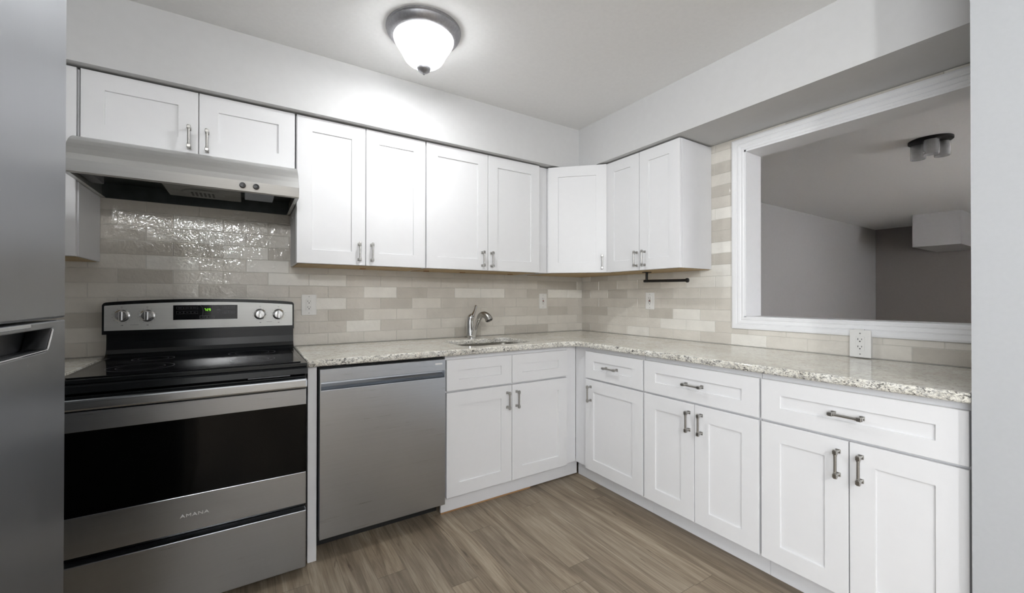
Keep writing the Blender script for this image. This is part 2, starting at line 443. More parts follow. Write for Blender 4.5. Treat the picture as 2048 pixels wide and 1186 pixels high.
# ------------------------------------------------------------------ tile backsplash
GZ = .914
def shade(tbl, row, key, rnd):
    for (r, a, b, s) in tbl:
        if r == row and a-.02 <= key <= b+.02: return s
    return rnd.choices([0, 1, 2, 3], [1, 5, 6, 1])[0]
A_TBL = [  # row, x from, x to, shade
 (0, -.80, -.36, 3), (0, -1.21, -.99, 3), (0, -2.4, -1.2, 1), (0, -.37, 0, 1), (0, -3.5, -2.9, 2),
 (1, -1.93, -1.71, 0), (1, -1.72, -1.49, 2), (1, -2.35, -1.91, 2), (1, -1.5, 0, 1), (1, -3.5, -2.9, 1),
 (2, -.375, -.16, 3), (2, -2.04, -1.82, 3), (2, -1.83, -1.4, 1), (2, -3.5, -2.9, 3), (2, -1.42, 0, 2), (2, -2.3, -2.03, 2),
 (3, -2.14, -1.91, 0), (3, -1.93, -1.69, 2), (3, -1.71, -1.49, 3), (3, -1.51, -1.29, 1), (3, -1.3, 0, 2), (3, -3.5, -2.3, 1),
 (4, -1.21, -.78, 0), (4, -1.84, -1.61, 0), (4, -1.63, -1.4, 3), (4, -.59, -.37, 3), (4, -.38, 0, 0), (4, -1.42, -1.2, 2), (4, -.8, -.58, 2), (4, -2.05, -1.82, 2),
 (4, -2.67, -2.44, 3), (4, -3.5, -2.65, 1), (4, -2.46, -2.03, 2),
 (5, -2.35, -2.12, 0), (5, -2.14, -1.91, 0), (5, -1.93, -1.71, 2), (5, -2.98, -2.74, 3), (5, -2.76, -2.54, 1), (5, -2.56, -2.33, 2), (5, -.5, -.25, 3), (5, -.27, 0, 3), (5, -1.7, -.45, 2), (5, -3.5, -2.95, 2),
 (6, -2.46, -2.23, 0), (6, -2.88, -2.65, 0), (6, -2.67, -2.44, 1), (6, -2.25, 0, 2), (6, -3.5, -2.85, 1),
 (7, -2.56, -2.33, 0), (7, -3.5, -2.54, 3), (7, -2.35, -2.1, 3),
 (8, -2.67, -2.44, 0), (8, -2.88, -2.65, 1), (8, -2.46, -2.2, 1), (8, -3.5, -2.86, 3),
 (9, -2.76, -2.53, 0), (9, -2.56, -2.33, 1), (9, -3.0, -2.74, 2), (9, -2.35, -2.1, 2),
 (10, -3.5, -2.1, 2)]
B_TBL = [  # row, y from, y to
 (0, -.11, 0, 3), (0, -.31, -.10, 2), (0, -.52, -.3, 1), (0, -.72, -.5, 0), (0, -1.12, -.7, 1), (0, -1.32, -1.10, 2), (0, -1.52, -1.30, 0), (0, -2.12, -1.5, 1), (0, -2.4, -2.1, 3),
 (1, -.21, 0, 2), (1, -.81, -.2, 1), (1, -1.01, -.79, 0), (1, -1.21, -.99, 0), (1, -1.41, -1.19, 2), (1, -2.4, -1.4, 1),
 (2, -.11, 0, 3), (2, -.31, -.1, 3), (2, -.52, -.3, 1), (2, -.72, -.5, 2), (2, -.92, -.7, 3), (2, -1.12, -.9, 0), (2, -1.32, -1.1, 1),
 (3, -1.41, 0, 2), (4, -.11, 0, 3), (4, -.31, -.1, 1), (4, -.52, -.3, 3), (4, -.9, -.5, 2), (4, -1.4, -.9, 1),
 (5, -1.41, -.99, 0), (6, -1.4, -1.1, 0), (7, -1.41, -.99, 3), (8, -1.4, -1.1, 0), (9, -1.41, -.99, 3), (10, -1.4, -1.1, 3), (11, -1.41, -.99, 0),
 (12, -1.4, -1.1, 2), (13, -1.41, -.99, 3), (14, -1.4, -1.1, 1), (15, -1.41, -.99, 3), (16, -1.4, -1.1, 1), (17, -1.41, -.99, 2)]
def tiles(plane, u0, u1, z0, z1, ph, pitch, zp, tbl, clip, seed):
    """plane 'y' (wall A) or 'x' (wall B). clip(u0,u1,z0,z1)-> list of rects kept"""
    rnd = random.Random(seed); bm = bmesh.new(); g = .0011; th = .0045; bv = .0014
    nrow = int((z1-.912)/zp)+1
    for r in range(0, nrow+1):
        za, zb = .912+zp*r, .912+zp*(r+1)
        p = ph if r % 2 == 0 else ph+pitch/2
        k = 0; kk = -40
        while kk < 60:
            a = p-(kk+1)*pitch; b = p-kk*pitch; kk += 1
            if b < u0-1e-6 or a > u1+1e-6: continue
            mid = (a+b)/2; s = shade(tbl, r, mid, rnd)
            for (ca, cb, cz, cd) in clip(max(a, u0), min(b, u1), max(za, z0), min(zb, z1)):
                if cb-ca < .006 or cd-cz < .006: continue
                ca2, cb2, cz2, cd2 = ca+g, cb-g, cz+g, cd-g
                def V(u, z, d):
                    return bm.verts.new((u, -d, z) if plane == 'y' else (-d, u, z))
                back = [V(u, z, 0) for u, z in ((ca2, cz2), (cb2, cz2), (cb2, cd2), (ca2, cd2))]
                mid_ = [V(u, z, th-bv) for u, z in ((ca2, cz2), (cb2, cz2), (cb2, cd2), (ca2, cd2))]
                fr = [V(u, z, th) for u, z in ((ca2+bv, cz2+bv), (cb2-bv, cz2+bv), (cb2-bv, cd2-bv), (ca2+bv, cd2-bv))]
                fs = [bm.faces.new(fr)]
                for i in range(4):
                    j = (i+1) % 4
                    fs.append(bm.faces.new((mid_[i], mid_[j], fr[j], fr[i]))); fs.append(bm.faces.new((back[i], back[j], mid_[j], mid_[i])))
                for f in fs: f.material_index = s+1
    return bm
def clipA(a, b, c, d): return [(a, b, c, d)] if d > c and b > a else []
bmA = tiles('y', -3.497, -.0005, .915, 1.84, -.3735+.2075*2, .2075, .0700, A_TBL, clipA, 3)
box(bmA, -3.499, 0, -.0025, .005, .914, 1.84)
for f in bmA.faces[-6:]: f.material_index = 0
bmesh.ops.recalc_face_normals(bmA, faces=bmA.faces)
tag(obj('tile_backsplash', bmA, ['grout']+TILE), 'greige and cream glazed brick tile backsplash running behind the range and the sink', 'backsplash')
HY0, HY1, HZ0, HZ1 = OY0+.070, OY1-.070, OZ0-.070, OZ1+.070
def clipB(a, b, c, d):
    if d <= c or b <= a: return []
    out = []
    # remove the rectangle y in [HY1,HY0], z in [HZ0,HZ1]
    if b <= HY1 or a >= HY0 or d <= HZ0 or c >= HZ1: return [(a, b, c, d)]
    if b > HY0: out.append((HY0, b, c, d)); b = HY0
    if a < HY1: out.append((a, HY1, c, d)); a = HY1
    if c < HZ0: out.append((a, b, c, HZ0))
    if d > HZ1: out.append((a, b, HZ1, d))
    return out
bmB = tiles('x', -2.391, -.0045, .915, 2.139, -.109+.4, .2, .0694, B_TBL, clipB, 5)
n0 = len(bmB.faces)
for a in ((-2.391, HY1, .914, 2.139), (HY0, 0, .914, 2.139), (HY1, HY0, .914, HZ0), (HY1, HY0, HZ1, 2.139)):
    box(bmB, -.0025, .005, a[0], a[1], a[2], a[3])
bmB.faces.ensure_lookup_table()
for f in bmB.faces[n0:]: f.material_index = 0
bmesh.ops.recalc_face_normals(bmB, faces=bmB.faces)
tag(obj('tile_backsplash', bmB, ['grout']+TILE), 'cream and grey brick tile backsplash around and below the pass-through opening', 'backsplash')

# ------------------------------------------------------------------ cabinets
def door_bm(x0, x1, z0, z1, yf, t=.0195, rail=.072, rz=None, rec=.007):
    """shaker front: slab with recessed centre panel. front face at y=yf, back at yf+t."""
    rz = rz or rail; bm = bmesh.new()
    def R(a, b, c, d, y): return [bm.verts.new(p) for p in ((a, y, c), (b, y, c), (b, y, d), (a, y, d))]
    e = .0012
    back = R(x0, x1, z0, z1, yf+t); side = R(x0, x1, z0, z1, yf+e); front = R(x0+e, x1-e, z0+e, z1-e, yf)
    inn = R(x0+rail, x1-rail, z0+rz, z1-rz, yf); inn2 = R(x0+rail+.0015, x1-rail-.0015, z0+rz+.0015, z1-rz-.0015, yf+rec)
    bm.faces.new(back[::-1])
    for A, B in ((back, side), (side, front), (front, inn), (inn, inn2)):
        for i in range(4): bm.faces.new((A[i], A[(i+1) % 4], B[(i+1) % 4], B[i]))
    bm.faces.new(inn2)
    bmesh.ops.recalc_face_normals(bm, faces=bm.faces)
    return bm
HANDLE_ME = None
def handle_mesh():
    """bar pull, 96 mm, standing upright: square feet, collars, slim round bar. origin on door face"""
    bm = bmesh.new(); L = .042; P = .030
    for s in (-1, 1):
        z = s*L
        box(bm, -.0075, .0075, -.004, 0, z-.0075, z+.0075, bev=.0008)
        lathe(bm, [(.0055, -.004), (.0048, -.012), (.0048, -P+.004)], (0, 0, z), 12, 'y')
        box(bm, -.0072, .0072, -P-.006, -P+.006, z-.0075, z+.0075, bev=.002)
        lathe(bm, [(.0062, z+s*.0075), (.0062, z+s*.0095), (.003, z+s*.0105)], (0, -P, 0), 12, 'z')
        lathe(bm, [(.0060, z-s*.0075), (.0060, z-s*.012), (.0042, z-s*.014)], (0, -P, 0), 12, 'z')
    lathe(bm, [(.0050, -L+.010), (.0050, L-.010)], (0, -P, 0), 12, 'z')
    sharpen(bm); me = bpy.data.meshes.new('handle'); bm.to_mesh(me); bm.free(); me.materials.append(MAT['nickel']); return me
HANDLE_ME = handle_mesh()
def handle(parent, x, y, z, horizontal=False):
    o = bpy.data.objects.new('handle', HANDLE_ME); COL.objects.link(o); o.parent = parent; o.location = (x, y, z)
    if horizontal: o.rotation_euler = (0, PI/2, 0)
    return o
def cabinet(name, label, loc, rz, w, d, z0, z1, doors, drawers=(), toe=None, body='box', bottom=False, fill=(0, 0), group=None, back=.0065):
    """local frame: x along the front, y=0 wall, -y to the room. doors: (x0,x1,z0,z1,(hx,hz) or None)"""
    t = thing(name, label, 'cabinet', loc, rz, group)
    bm = bmesh.new(); x0, x1 = -fill[0], w+fill[1]
    if body == 'box': box(bm, .0006, w-.0006, -d, -back, z0, z1, bev=.001)
    elif body == 'open':
        box(bm, .001, w-.001, -d, -d+.019, z0, z1); box(bm, .001, .02, -d+.019, -back, z0, z1); box(bm, w-.02, w-.001, -d+.019, -back, z0, z1)
        box(bm, .02, w-.02, -back-.01, -back, z0, z1); box(bm, .02, w-.02, -d+.019, -back-.01, z0, z0+.018)
    if fill[0]: box(bm, -fill[0], .0, -d, -d+.018, z0, z1, bev=.001)
    if fill[1]: box(bm, w, w+fill[1]-.0006, -d, -d+.018, z0, z1, bev=.001)
    obj('body', bm, 'cab_box', t)
    if bottom:
        b = BX(.012, w-.012, -d+.016, -.008, z0-.0035, z0-.0006)
        obj('underside_panel', b, 'ply', t, 'bare tan plywood underside')
    yf = -d-.0205
    for (a, b, c, e, h) in doors:
        dm = obj('door', door_bm(a, b, c, e, yf), 'cab', t)
        if h: handle(dm, h[0], yf, h[1])
    for (a, b, c, e, h) in drawers:
        dm = obj('drawer' if h else 'false_drawer_front', door_bm(a, b, c, e, yf, rz=.058), 'cab', t)
        if h: handle(dm, (a+b)/2, yf, (c+e)/2+.0, True)
    if toe is not None:
        obj('toe_kick', BX(-toe[1], w+toe[2], -toe[0], -toe[0]+.014, toe[3] if len(toe) > 3 else .001, z0-.0005), 'cab_box', t)
    return t
UD = .3; UB, UT = 1.372, 2.1305
G = .0018
A90 = -PI/2
HZU = 1.445
# wall A uppers (loc.x = left end)
def upperA(x0, x1, xm, label):
    w = x1-x0
    cabinet('wall_cabinet', label, (x0, 0, 0), 0, w, UD, UB, UT,
            [(.003, xm-x0-G, UB+.0, UT, (xm-x0-.036, HZU)), (xm-x0+G, w-.003, UB+.0, UT, (xm-x0+.032, HZU))], bottom=True)
upperA(-2.2345, -1.5405, -1.8896, 'tall white two-door wall cabinet directly right of the range hood')
t = cabinet('wall_cabinet', 'white two-door wall cabinet hanging above the sink, left of the corner cabinet', (-1.5385, 0, 0), 0, .848, UD, UB, UT,
            [(.003, .4266-G, UB, UT, (.4266-.044, HZU)), (.4266+G, .848-.003, UB, UT, (.4266+.023, HZU))], bottom=True, fill=(0, .078))
# over-hood cabinet
cabinet('wall_cabinet', 'short white two-door wall cabinet above the range hood', (-3.024, 0, 0), 0, .786, UD, 1.842, UT,
        [(.004, .391-G, 1.842, UT, (.391-.034, 1.916)), (.391+G, .783, 1.842, UT, (.391+.032, 1.912))])
# narrow cabinet at the left wall
cabinet('wall_cabinet', 'white wall cabinet left of the range hood, mostly behind the refrigerator', (-3.498, 0, 0), 0, .4715, UD, 1.362, UT,
        [(.004, .466, 1.362, UT, (.04, 1.44))], bottom=True)
# diagonal corner cabinet
t = thing('wall_cabinet', 'diagonal single-door white wall cabinet in the corner of the two walls', 'cabinet', (0, 0, 0))
bm = bmesh.new(); e = .0065
prism(bm, [(-e, -e), (-.6085, -e), (-.6085, -.303), (-.303, -.6085+.012), (-e, -.6085+.012)], UB, UT, 2)
obj('body', bm, 'cab_box', t)
bm = bmesh.new(); prism(bm, [(-.02, -.02), (-.59, -.02), (-.59, -.29), (-.29, -.585), (-.02, -.585)], UB-.0035, UB-.0006, 2)
obj('underside_panel', bm, 'ply', t, 'bare tan plywood underside')
dm_bm = door_bm(-.205, .205, UB, UT, -.0205)
mx = Matrix.Translation((-.456, -.4505, 0)) @ Matrix.Rotation(-PI/4, 4, 'Z')
bmesh.ops.transform(dm_bm, matrix=mx, verts=dm_bm.verts)
dm = obj('door', dm_bm, 'cab', t)
h = handle(dm, 0, 0, 0); p = mx @ Vector((.205-.030, -.0205, HZU)); h.location = p; h.rotation_euler = (0, 0, -PI/4)
# wall B upper
cabinet('wall_cabinet', 'white two-door wall cabinet beside the pass-through opening, right of the corner cabinet', (0, -.597, 0), A90, .592, UD, UB, UT,
        [(.003, .293-G, UB, UT, (.293-.018, HZU)), (.293+G, .589, UB, UT, (.293+.045, HZU))], bottom=True)
# bases
BD = .6067; BT = .8795; Z0 = .114; ZS = .684; DT = .856
TK = .556
hb = .595
t = cabinet('base_cabinet', 'white sink base cabinet with two doors and two false drawer fronts, beside the dishwasher', (-1.541, 0, 0), 0, .848, BD, Z0, BT,
        [(.003, .4202-G, Z0, ZS-.005, (.4202-.034, hb)), (.4202+G, .843, Z0, ZS-.005, (.4202+.031, hb))],
        [(.003, .4202-G, ZS+.005, DT, None), (.4202+G, .843, ZS+.005, DT, None)], toe=(TK, 0, .14, .008), body='open', fill=(0, .0860))
obj('toe_kick_strip', BX(.0, .60, -TK-.002, -TK+.012, .0005, .0075), 'raw', t, 'bare wood strip under the white toe kick')
def y2x(y, y0): return -(y-y0)
y0 = -.6105
cabinet('base_cabinet', 'narrow white base cabinet with one door and one drawer, nearest the inside corner', (0, y0-.098, 0), A90, .4665, BD, Z0, BT,
        [(.012, .4625, Z0, ZS-.005, (.062, hb))], [(.012, .4625, ZS+.005, DT, True)], toe=(.540, .150, 0), fill=(.1008, 0))
cabinet('base_cabinet', 'middle white base cabinet of the run under the pass-through, two doors and one drawer', (0, -1.1765, 0), A90, .606, BD, Z0, BT,
        [(.006, .3042-G, Z0, ZS-.005, (.3042-.027, hb)), (.3042+G, .602, Z0, ZS-.005, (.3042+.038, hb))], [(.006, .602, ZS+.005, DT, True)], toe=(.540, 0, 0))
cabinet('base_cabinet', 'white base cabinet at the end by the wing wall, two doors and one wide drawer', (0, -1.7835, 0), A90, .6065, BD, Z0, BT,
        [(.005, .3045-G, Z0, ZS-.005, (.3045-.031, hb)), (.3045+G, .598, Z0, ZS-.005, (.3045+.036, hb))], [(.005, .598, ZS+.005, DT, True)], toe=(.540, 0, 0))
cabinet('base_cabinet', 'white base cabinet squeezed between the range and the left wall, behind the refrigerator', (-3.498, 0, 0), 0, .50, BD, Z0, BT,
        [(.004, .496, Z0, ZS-.005, (.04, hb))], [(.004, .496, ZS+.005, DT, True)], toe=(TK, 0, 0))
# end panel between range and dishwasher
tag(obj('end_panel', BX(-2.2125, -2.1755, -.627, -.0065, 0.0005, .8795, bev=.001), 'cab_box'), 'narrow white filler panel standing between the range and the dishwasher', 'panel')

# ------------------------------------------------------------------ countertops
def arc(cx, cy, r, a0, a1, n=8):
    return [(cx+r*math.cos(math.radians(a0+(a1-a0)*i/n)), cy+r*math.sin(math.radians(a0+(a1-a0)*i/n))) for i in range(n+1)]
DC = .652
out = [(-.0055, -.0055), (-2.219, -.0055)] + [(-2.219, -DC+.008), (-2.211, -DC)]
rr = .07
out += arc(-DC-rr, -DC-rr, rr, 90, 0, 10)
out += [(-DC, -2.390), (-.0055, -2.390)]
sx0, sx1, sy0, sy1 = -1.385, -.905, -.555, -.215
hole = arc(sx1-.09, sy0+.09, .09, -90, 0)+arc(sx1-.05, sy1-.05, .05, 0, 90)+arc(sx0+.05, sy1-.05, .05, 90, 180)+arc(sx0+.09, sy0+.09, .09, 180, 270)
bm = slab_bm(out, [hole], .8815, GZ, .009)
tag(obj('countertop', bm, 'granite'), 'L-shaped speckled cream granite countertop with the sink cut-out', 'countertop')
bm = slab_bm([(-3.497, -.0055), (-3.497, -DC), (-2.9985, -DC), (-2.9985, -.0055)], [], .8815, GZ, .009)
tag(obj('countertop', bm, 'granite'), 'short piece of cream granite countertop left of the range', 'countertop')
# sink
t = thing('sink', 'undermount stainless steel sink basin set in the granite countertop', 'sink', (-1.145, -.385, .70))
def rrect(x0, x1, y0, y1, r, z):
    return [(x, y, z) for x, y in arc(x1-r, y0+r, r, -90, 0)+arc(x1-r, y1-r, r, 0, 90)+arc(x0+r, y1-r, r, 90, 180)+arc(x0+r, y0+r, r, 180, 270)]
bm = bmesh.new(); rings = []
for off, z, r in ((-.018, .8805, .07), (.003, .8805, .06), (.004, .86, .06), (.008, .73, .06), (.03, .705, .05), (.05, .70, .05)):
    rings.append([bm.verts.new(p) for p in rrect(sx0+off, sx1-off, sy0+off, sy1-off, r, z)])
for a, b in zip(rings, rings[1:]):
    n = len(a)
    for i in range(n): bm.faces.new((a[i], a[(i+1) % n], b[(i+1) % n], b[i])).smooth = True
bm.faces.new(rings[-1]); bmesh.ops.recalc_face_normals(bm, faces=bm.faces)
wobj('basin', bm, 'sunken', t)
bm = bmesh.new(); lathe(bm, [(.045, .7005), (.045, .703), (.03, .7035), (.012, .702)], (-1.145, -.38, 0), 24)
wobj('drain', bm, 'chrome', t)

# faucet
fx, fy = -1.128, -.112
t = thing('faucet', 'chrome single-lever pull-out kitchen faucet behind the sink', 'faucet', (fx, fy, GZ))
bm = bmesh.new(); lathe(bm, [(.029, GZ+.0005), (.029, GZ+.010), (.025, GZ+.014), (.0245, GZ+.018)], (fx, fy, 0), 28); wobj('base_plate', bm, 'chrome', t)
bm = bmesh.new(); tube(bm, smooth_path([(fx-.004, fy+.006, GZ+.010), (fx-.006, fy+.010, GZ+.07), (fx-.004, fy+.010, GZ+.13), (fx+.012, fy+.002, GZ+.162)], 5), [.0265]*4+[.0255]*5+[.024]*4+[.021, .017, .013], 20)
wobj('valve_body', bm, 'chrome', t)
bm = bmesh.new(); P = smooth_path([(fx+.005, fy-.004, GZ+.150), (fx+.024, fy+.004, GZ+.178), (fx+.040, fy+.014, GZ+.205), (fx+.050, fy+.020, GZ+.226)], 5)
tube(bm, P, [.0165, .0155, .014, .0125, .011, .0100, .0092, .0086, .0083, .0083, .0086, .0094, .0102, .0102, .0095, .006], 14)
wobj('lever', bm, 'chrome', t)
bm = bmesh.new(); P = smooth_path([(fx+.008, fy-.016, GZ+.012), (fx+.010, fy-.032, GZ+.05), (fx+.014, fy-.058, GZ+.10), (fx+.018, fy-.082, GZ+.138)], 5)
tube(bm, P, .0175, 20); wobj('spout', bm, 'chrome', t)
bm = bmesh.new(); P = smooth_path([(fx+.018, fy-.080, GZ+.136), (fx+.022, fy-.098, GZ+.158), (fx+.032, fy-.125, GZ+.166), (fx+.044, fy-.152, GZ+.152), (fx+.050, fy-.166, GZ+.128)], 5)
n = len(P); tube(bm, P, [.018+.008*i/(n-1) for i in range(n)], 20)
sh = wobj('spray_head', bm, 'nickel', t, 'satin pull-out spray head')
bm = bmesh.new(); d = (Vector(P[-1])-Vector(P[-2])).normalized(); tube(bm, [P[-1], P[-1]+d*.004], [.0225, .020], 20); wobj('nozzle', bm, 'black', sh)

# ------------------------------------------------------------------ range
RX0, RX1 = -2.9905, -2.2235
t = thing('range', 'stainless steel and black glass-top electric range', 'range', ((RX0+RX1)/2, -.35, 0))
FY = -.715
bm = bmesh.new(); box(bm, RX0, RX1, -.665, -.03, .045, .895, bev=.002)
wobj('body', bm, 'gloss_black', t)
for x in (RX0+.03, RX1-.03):
    for y in (-.60, -.08):
        bm = bmesh.new(); lathe(bm, [(.018, 0), (.018, .0445)], (x, y, 0), 12); wobj('foot', bm, 'rubber', t)
# cooktop
bm = bmesh.new(); box(bm, RX0-.003, RX1+.001, -.700, -.075, .896, .912, bev=.003); wobj('cooktop_frame', bm, 'gloss_black', t)
bm = bmesh.new(); box(bm, RX0+.022, RX1-.022, -.675, -.105, .9125, .9165, bev=.0015); ct = wobj('cooktop_glass', bm, 'blackglass', t)
def ringflat(bm, cx, cy, r, w, z, seg=48):
    a = [bm.verts.new((cx+(r-w)*math.cos(2*PI*i/seg), cy+(r-w)*math.sin(2*PI*i/seg), z)) for i in range(seg)]
    b = [bm.verts.new((cx+r*math.cos(2*PI*i/seg), cy+r*math.sin(2*PI*i/seg), z)) for i in range(seg)]
    for i in range(seg): bm.faces.new((a[i], b[i], b[(i+1) % seg], a[(i+1) % seg]))
for cx, cy, r in ((-2.80, -.50, .105), (-2.80, -.23, .075), (-2.42, -.50, .085), (-2.42, -.23, .10)):
    bm = bmesh.new(); ringflat(bm, cx, cy, r, .0016, .9168); ringflat(bm, cx, cy, r*.72, .001, .9168)
    wobj('burner_ring', bm, 'grey_print', ct)
# front trim under cooktop
bm = bmesh.new(); prism(bm, [(-.700, .895), (-.712, .890), (-.714, .868), (-.700, .862), (-.66, .862), (-.66, .895)], RX0, RX1, 0); wobj('front_rail', bm, 'gloss_black', t)
bm = BX(-2.44, -2.29, -.7155, -.712, .8635, .8665); wobj('vent_slot', bm, 'grey_print', t)
# backguard
bm = bmesh.new()
prism(bm, [(-.012, .916), (-.118, .916), (-.104, .921), (-.090, .932), (-.080, .950), (-.076, .985), (-.076, 1.030), (-.012, 1.030)], RX0+.001, RX1-.001, 0)
wobj('backguard', bm, 'gloss_black', t)
# control panel with arched top
def arch(x0, x1, zb, ze, zm, n=20, r=.012):
    pts = [(x0, zb), (x1, zb)]
    for i in range(n+1):
        s = 1-i/n; x = x0+(x1-x0)*s; z = ze+(zm-ze)*(1-(2*s-1)**2)
        if i == 0: pts += [(x, z-r), (x-r*.4, z-r*.3)]; x -= r
        elif i == n: x += r
        pts.append((x, z))
        if i == n: pts += [(x0+r*.4, z-r*.3), (x0, z-r)]
    return pts
bm = bmesh.new()
prism(bm, arch(RX0-.012, RX1+.001, 1.022, 1.170, 1.187), -.088, -.012, 1); cp = wobj('control_panel', bm, 'gloss_black', t)
bm = bmesh.new()
prism(bm, arch(RX0-.004, RX1-.007, 1.040, 1.155, 1.171, r=.003), -.0915, -.0885, 1); fp = wobj('fascia', bm, 'panel_silver', cp, 'brushed silver control fascia')
PY = -.0915
KX = [(-2.934, 1.108), (-2.844, 1.107), (-2.384, 1.105), (-2.298, 1.103)]
for kx, kz in KX:
    bm = bmesh.new()
    lathe(bm, [(.0285, PY-.0005), (.0285, PY-.003), (.024, PY-.006), (.0225, PY-.018), (.019, PY-.022), (.004, PY-.023)], (kx, 0, kz), 32, 'y')
    box(bm, kx-.0065, kx+.0065, PY-.031, PY-.018, kz-.022, kz+.022, bev=.003)
    kn = wobj('knob', bm, 'knob_metal', t)
    bm = BX(kx-.0008, kx+.0008, PY-.0316, PY-.0308, kz+.004, kz+.020); wobj('pointer_line', bm, 'dark_print', kn)
for kx, kz in KX:
    bm = bmesh.new()
    for i in range(14):
        if i == 7: continue
        a = PI/2+2*PI*i/14; r0, r1 = .033, .0355; c, s = math.cos(a), math.sin(a); q = .0007
        p = [(kx+r0*c-q*s, kz+r0*s+q*c), (kx+r1*c-q*s, kz+r1*s+q*c), (kx+r1*c+q*s, kz+r1*s-q*c), (kx+r0*c+q*s, kz+r0*s-q*c)]
        bm.faces.new([bm.verts.new((x, PY-.0004, z)) for x, z in p])
    # indicator burner dots and the off mark
    box(bm, kx-.004, kx+.004, PY-.0006, PY-.0002, kz+.0400, kz+.0415)
    box(bm, kx-.003, kx, PY-.0006, PY-.0002, kz-.046, kz-.0435); box(bm, kx+.001, kx+.004, PY-.0006, PY-.0002, kz-.047, kz-.0425)
    wobj('dial_markings', bm, 'dark_print', fp)
for xa, xb, z in ((-2.905, -2.875, 1.064), (-2.354, -2.328, 1.062)):
    wobj('printed_caption', BX(xa, xb, PY-.0006, PY-.0002, z, z+.0012), 'dark_print', fp)
bm = BX(-2.748, -2.4855, PY-.0012, PY, 1.083, 1.1555, bev=.0004); ds = wobj('display', bm, 'blackglass', t, 'black glass clock and oven display')
DX0, DX1, DZ0, DZ1 = -2.748, -2.4855, 1.083, 1.1555
def dp(u, v): return DX0+(DX1-DX0)*u, DZ1-(DZ1-DZ0)*v
# seven segment 7:29
bm = bmesh.new(); dy = PY-.0016
SEG = {'7': 'abc', '2': 'abged', '9': 'abcdfg'}
def seg(ch, ox, oz, w, h):
    q = .0011
    hz = {'a': oz+h, 'g': oz+h/2, 'd': oz}
    for s in SEG[ch]:
        if s in hz: box(bm, ox+q*.4, ox+w-q*.4, dy, dy+.0003, hz[s]-q/2, hz[s]+q/2)
        else:
            x = ox+w if s in 'bc' else ox; z = oz+h/2 if s in 'bf' else oz
            box(bm, x-q/2, x+q/2, dy, dy+.0003, z+q*.3, z+h/2-q*.3)
cx, cz = dp(.47, .40)
seg('7', cx, cz, .0052, .0105); seg('2', cx+.0105, cz, .0052, .0105); seg('9', cx+.0195, cz, .0052, .0105)
for k in (.003, .0075): box(bm, cx+.0072, cx+.0084, dy, dy+.0003, cz+k-.0006, cz+k+.0006)
wobj('clock_digits', bm, 'led', ds, 'green seven-segment digits reading 7:29')
bm = bmesh.new()
def rect_line(u0, u1, v0, v1, q=.0005):
    (x0, z1), (x1, z0) = dp(u0, v0), dp(u1, v1)
    for a in ((x0, x1, z0, z0+q), (x0, x1, z1-q, z1), (x0, x0+q, z0, z1), (x1-q, x1, z0, z1)): box(bm, a[0], a[1], dy, dy+.0003, a[2], a[3])
def dash(u0, u1, v, q=.0011):
    (x0, z), (x1, _) = dp(u0, v), dp(u1, v); box(bm, x0, x1, dy, dy+.0003, z-q/2, z+q/2)
for k in range(3):
    rect_line(.05+.11*k, .15+.11*k, .10, .28); dash(.07+.11*k, .13+.11*k, .19)
    rect_line(.05+.11*k, .15+.11*k, .40, .60); dash(.085+.11*k, .115+.11*k, .50)
for k in range(2):
    rect_line(.75+.11*k, .85+.11*k, .10, .26); dash(.775+.11*k, .83+.11*k, .18)
    rect_line(.75+.11*k, .85+.11*k, .42, .60); dash(.775+.11*k, .83+.11*k, .51)
    rect_line(.40+.115*k, .51+.115*k, .74, .93, .0009); dash(.43+.115*k, .485+.115*k, .835)
dash(.645, .73, .345)
for s, vv in ((1, .25), (-1, .50)):
    x, z = dp(.69, vv); h = .0045
    tri = [(x-.005, z-s*h), (x+.005, z-s*h), (x, z+s*h)]
    for i in range(3):
        a, b = tri[i], tri[(i+1) % 3]; tube(bm, [(a[0], dy, a[1]), (b[0], dy, b[1])], .0004, 6)
pts = [dp(u, v) for u, v in ((.405, .02), (.435, .15), (.450, .40), (.445, .60), (.44, .74))]
tube(bm, [(x, dy, z) for x, z in pts], .0005, 6)
wobj('button_markings', bm, 'grey_print', ds, 'grey outlined touch buttons and arrows')
# oven door
DXA, DXB = RX0+.003, RX1-.004
od = wobj('oven_door', BX(DXA, DXB, -.710, -.668, .312, .858, bev=.003), 'gloss_black', t)
wobj('door_top_band', BX(DXA+.001, DXB-.001, FY, -.7095, .737, .803, bev=.001), 'steel', od, 'stainless band above the glass')
wobj('oven_window', BX(DXA+.001, DXB-.001, FY+.002, -.7095, .449, .7365), 'ovenglass', od, 'wide black oven window')
bb = wobj('door_bottom_band', BX(DXA+.001, DXB-.001, FY, -.7095, .313, .448, bev=.0015), 'steel', od, 'stainless band below the glass')
bm = bmesh.new(); box(bm, DXA+.001, DXB-.001, -.757, -.733, .8155, .8525, bev=.006)
for x in (DXA+.012, DXB-.040): box(bm, x, x+.028, -.730, -.709, .822, .846)
wobj('handle', bm, 'steel_bright', od, 'full-width bright stainless bar handle')
bm = text_bm('AMANA', .017, .0004, .088, 1.1)
bmesh.ops.rotate(bm, verts=bm.verts, cent=(0, 0, 0), matrix=Matrix.Rotation(PI/2, 3, 'X'))
bmesh.ops.translate(bm, verts=bm.verts, vec=(-2.609, FY-.0008, .3725)); wobj('badge_lettering', bm, 'sticker', bb)
wobj('storage_drawer', BX(DXA, DXB, FY, -.668, .040, .284, bev=.003), 'steel', t)
wobj('toe_plate', BX(RX0+.01, RX1-.01, -.64, -.62, .004, .044), 'rubber', t)

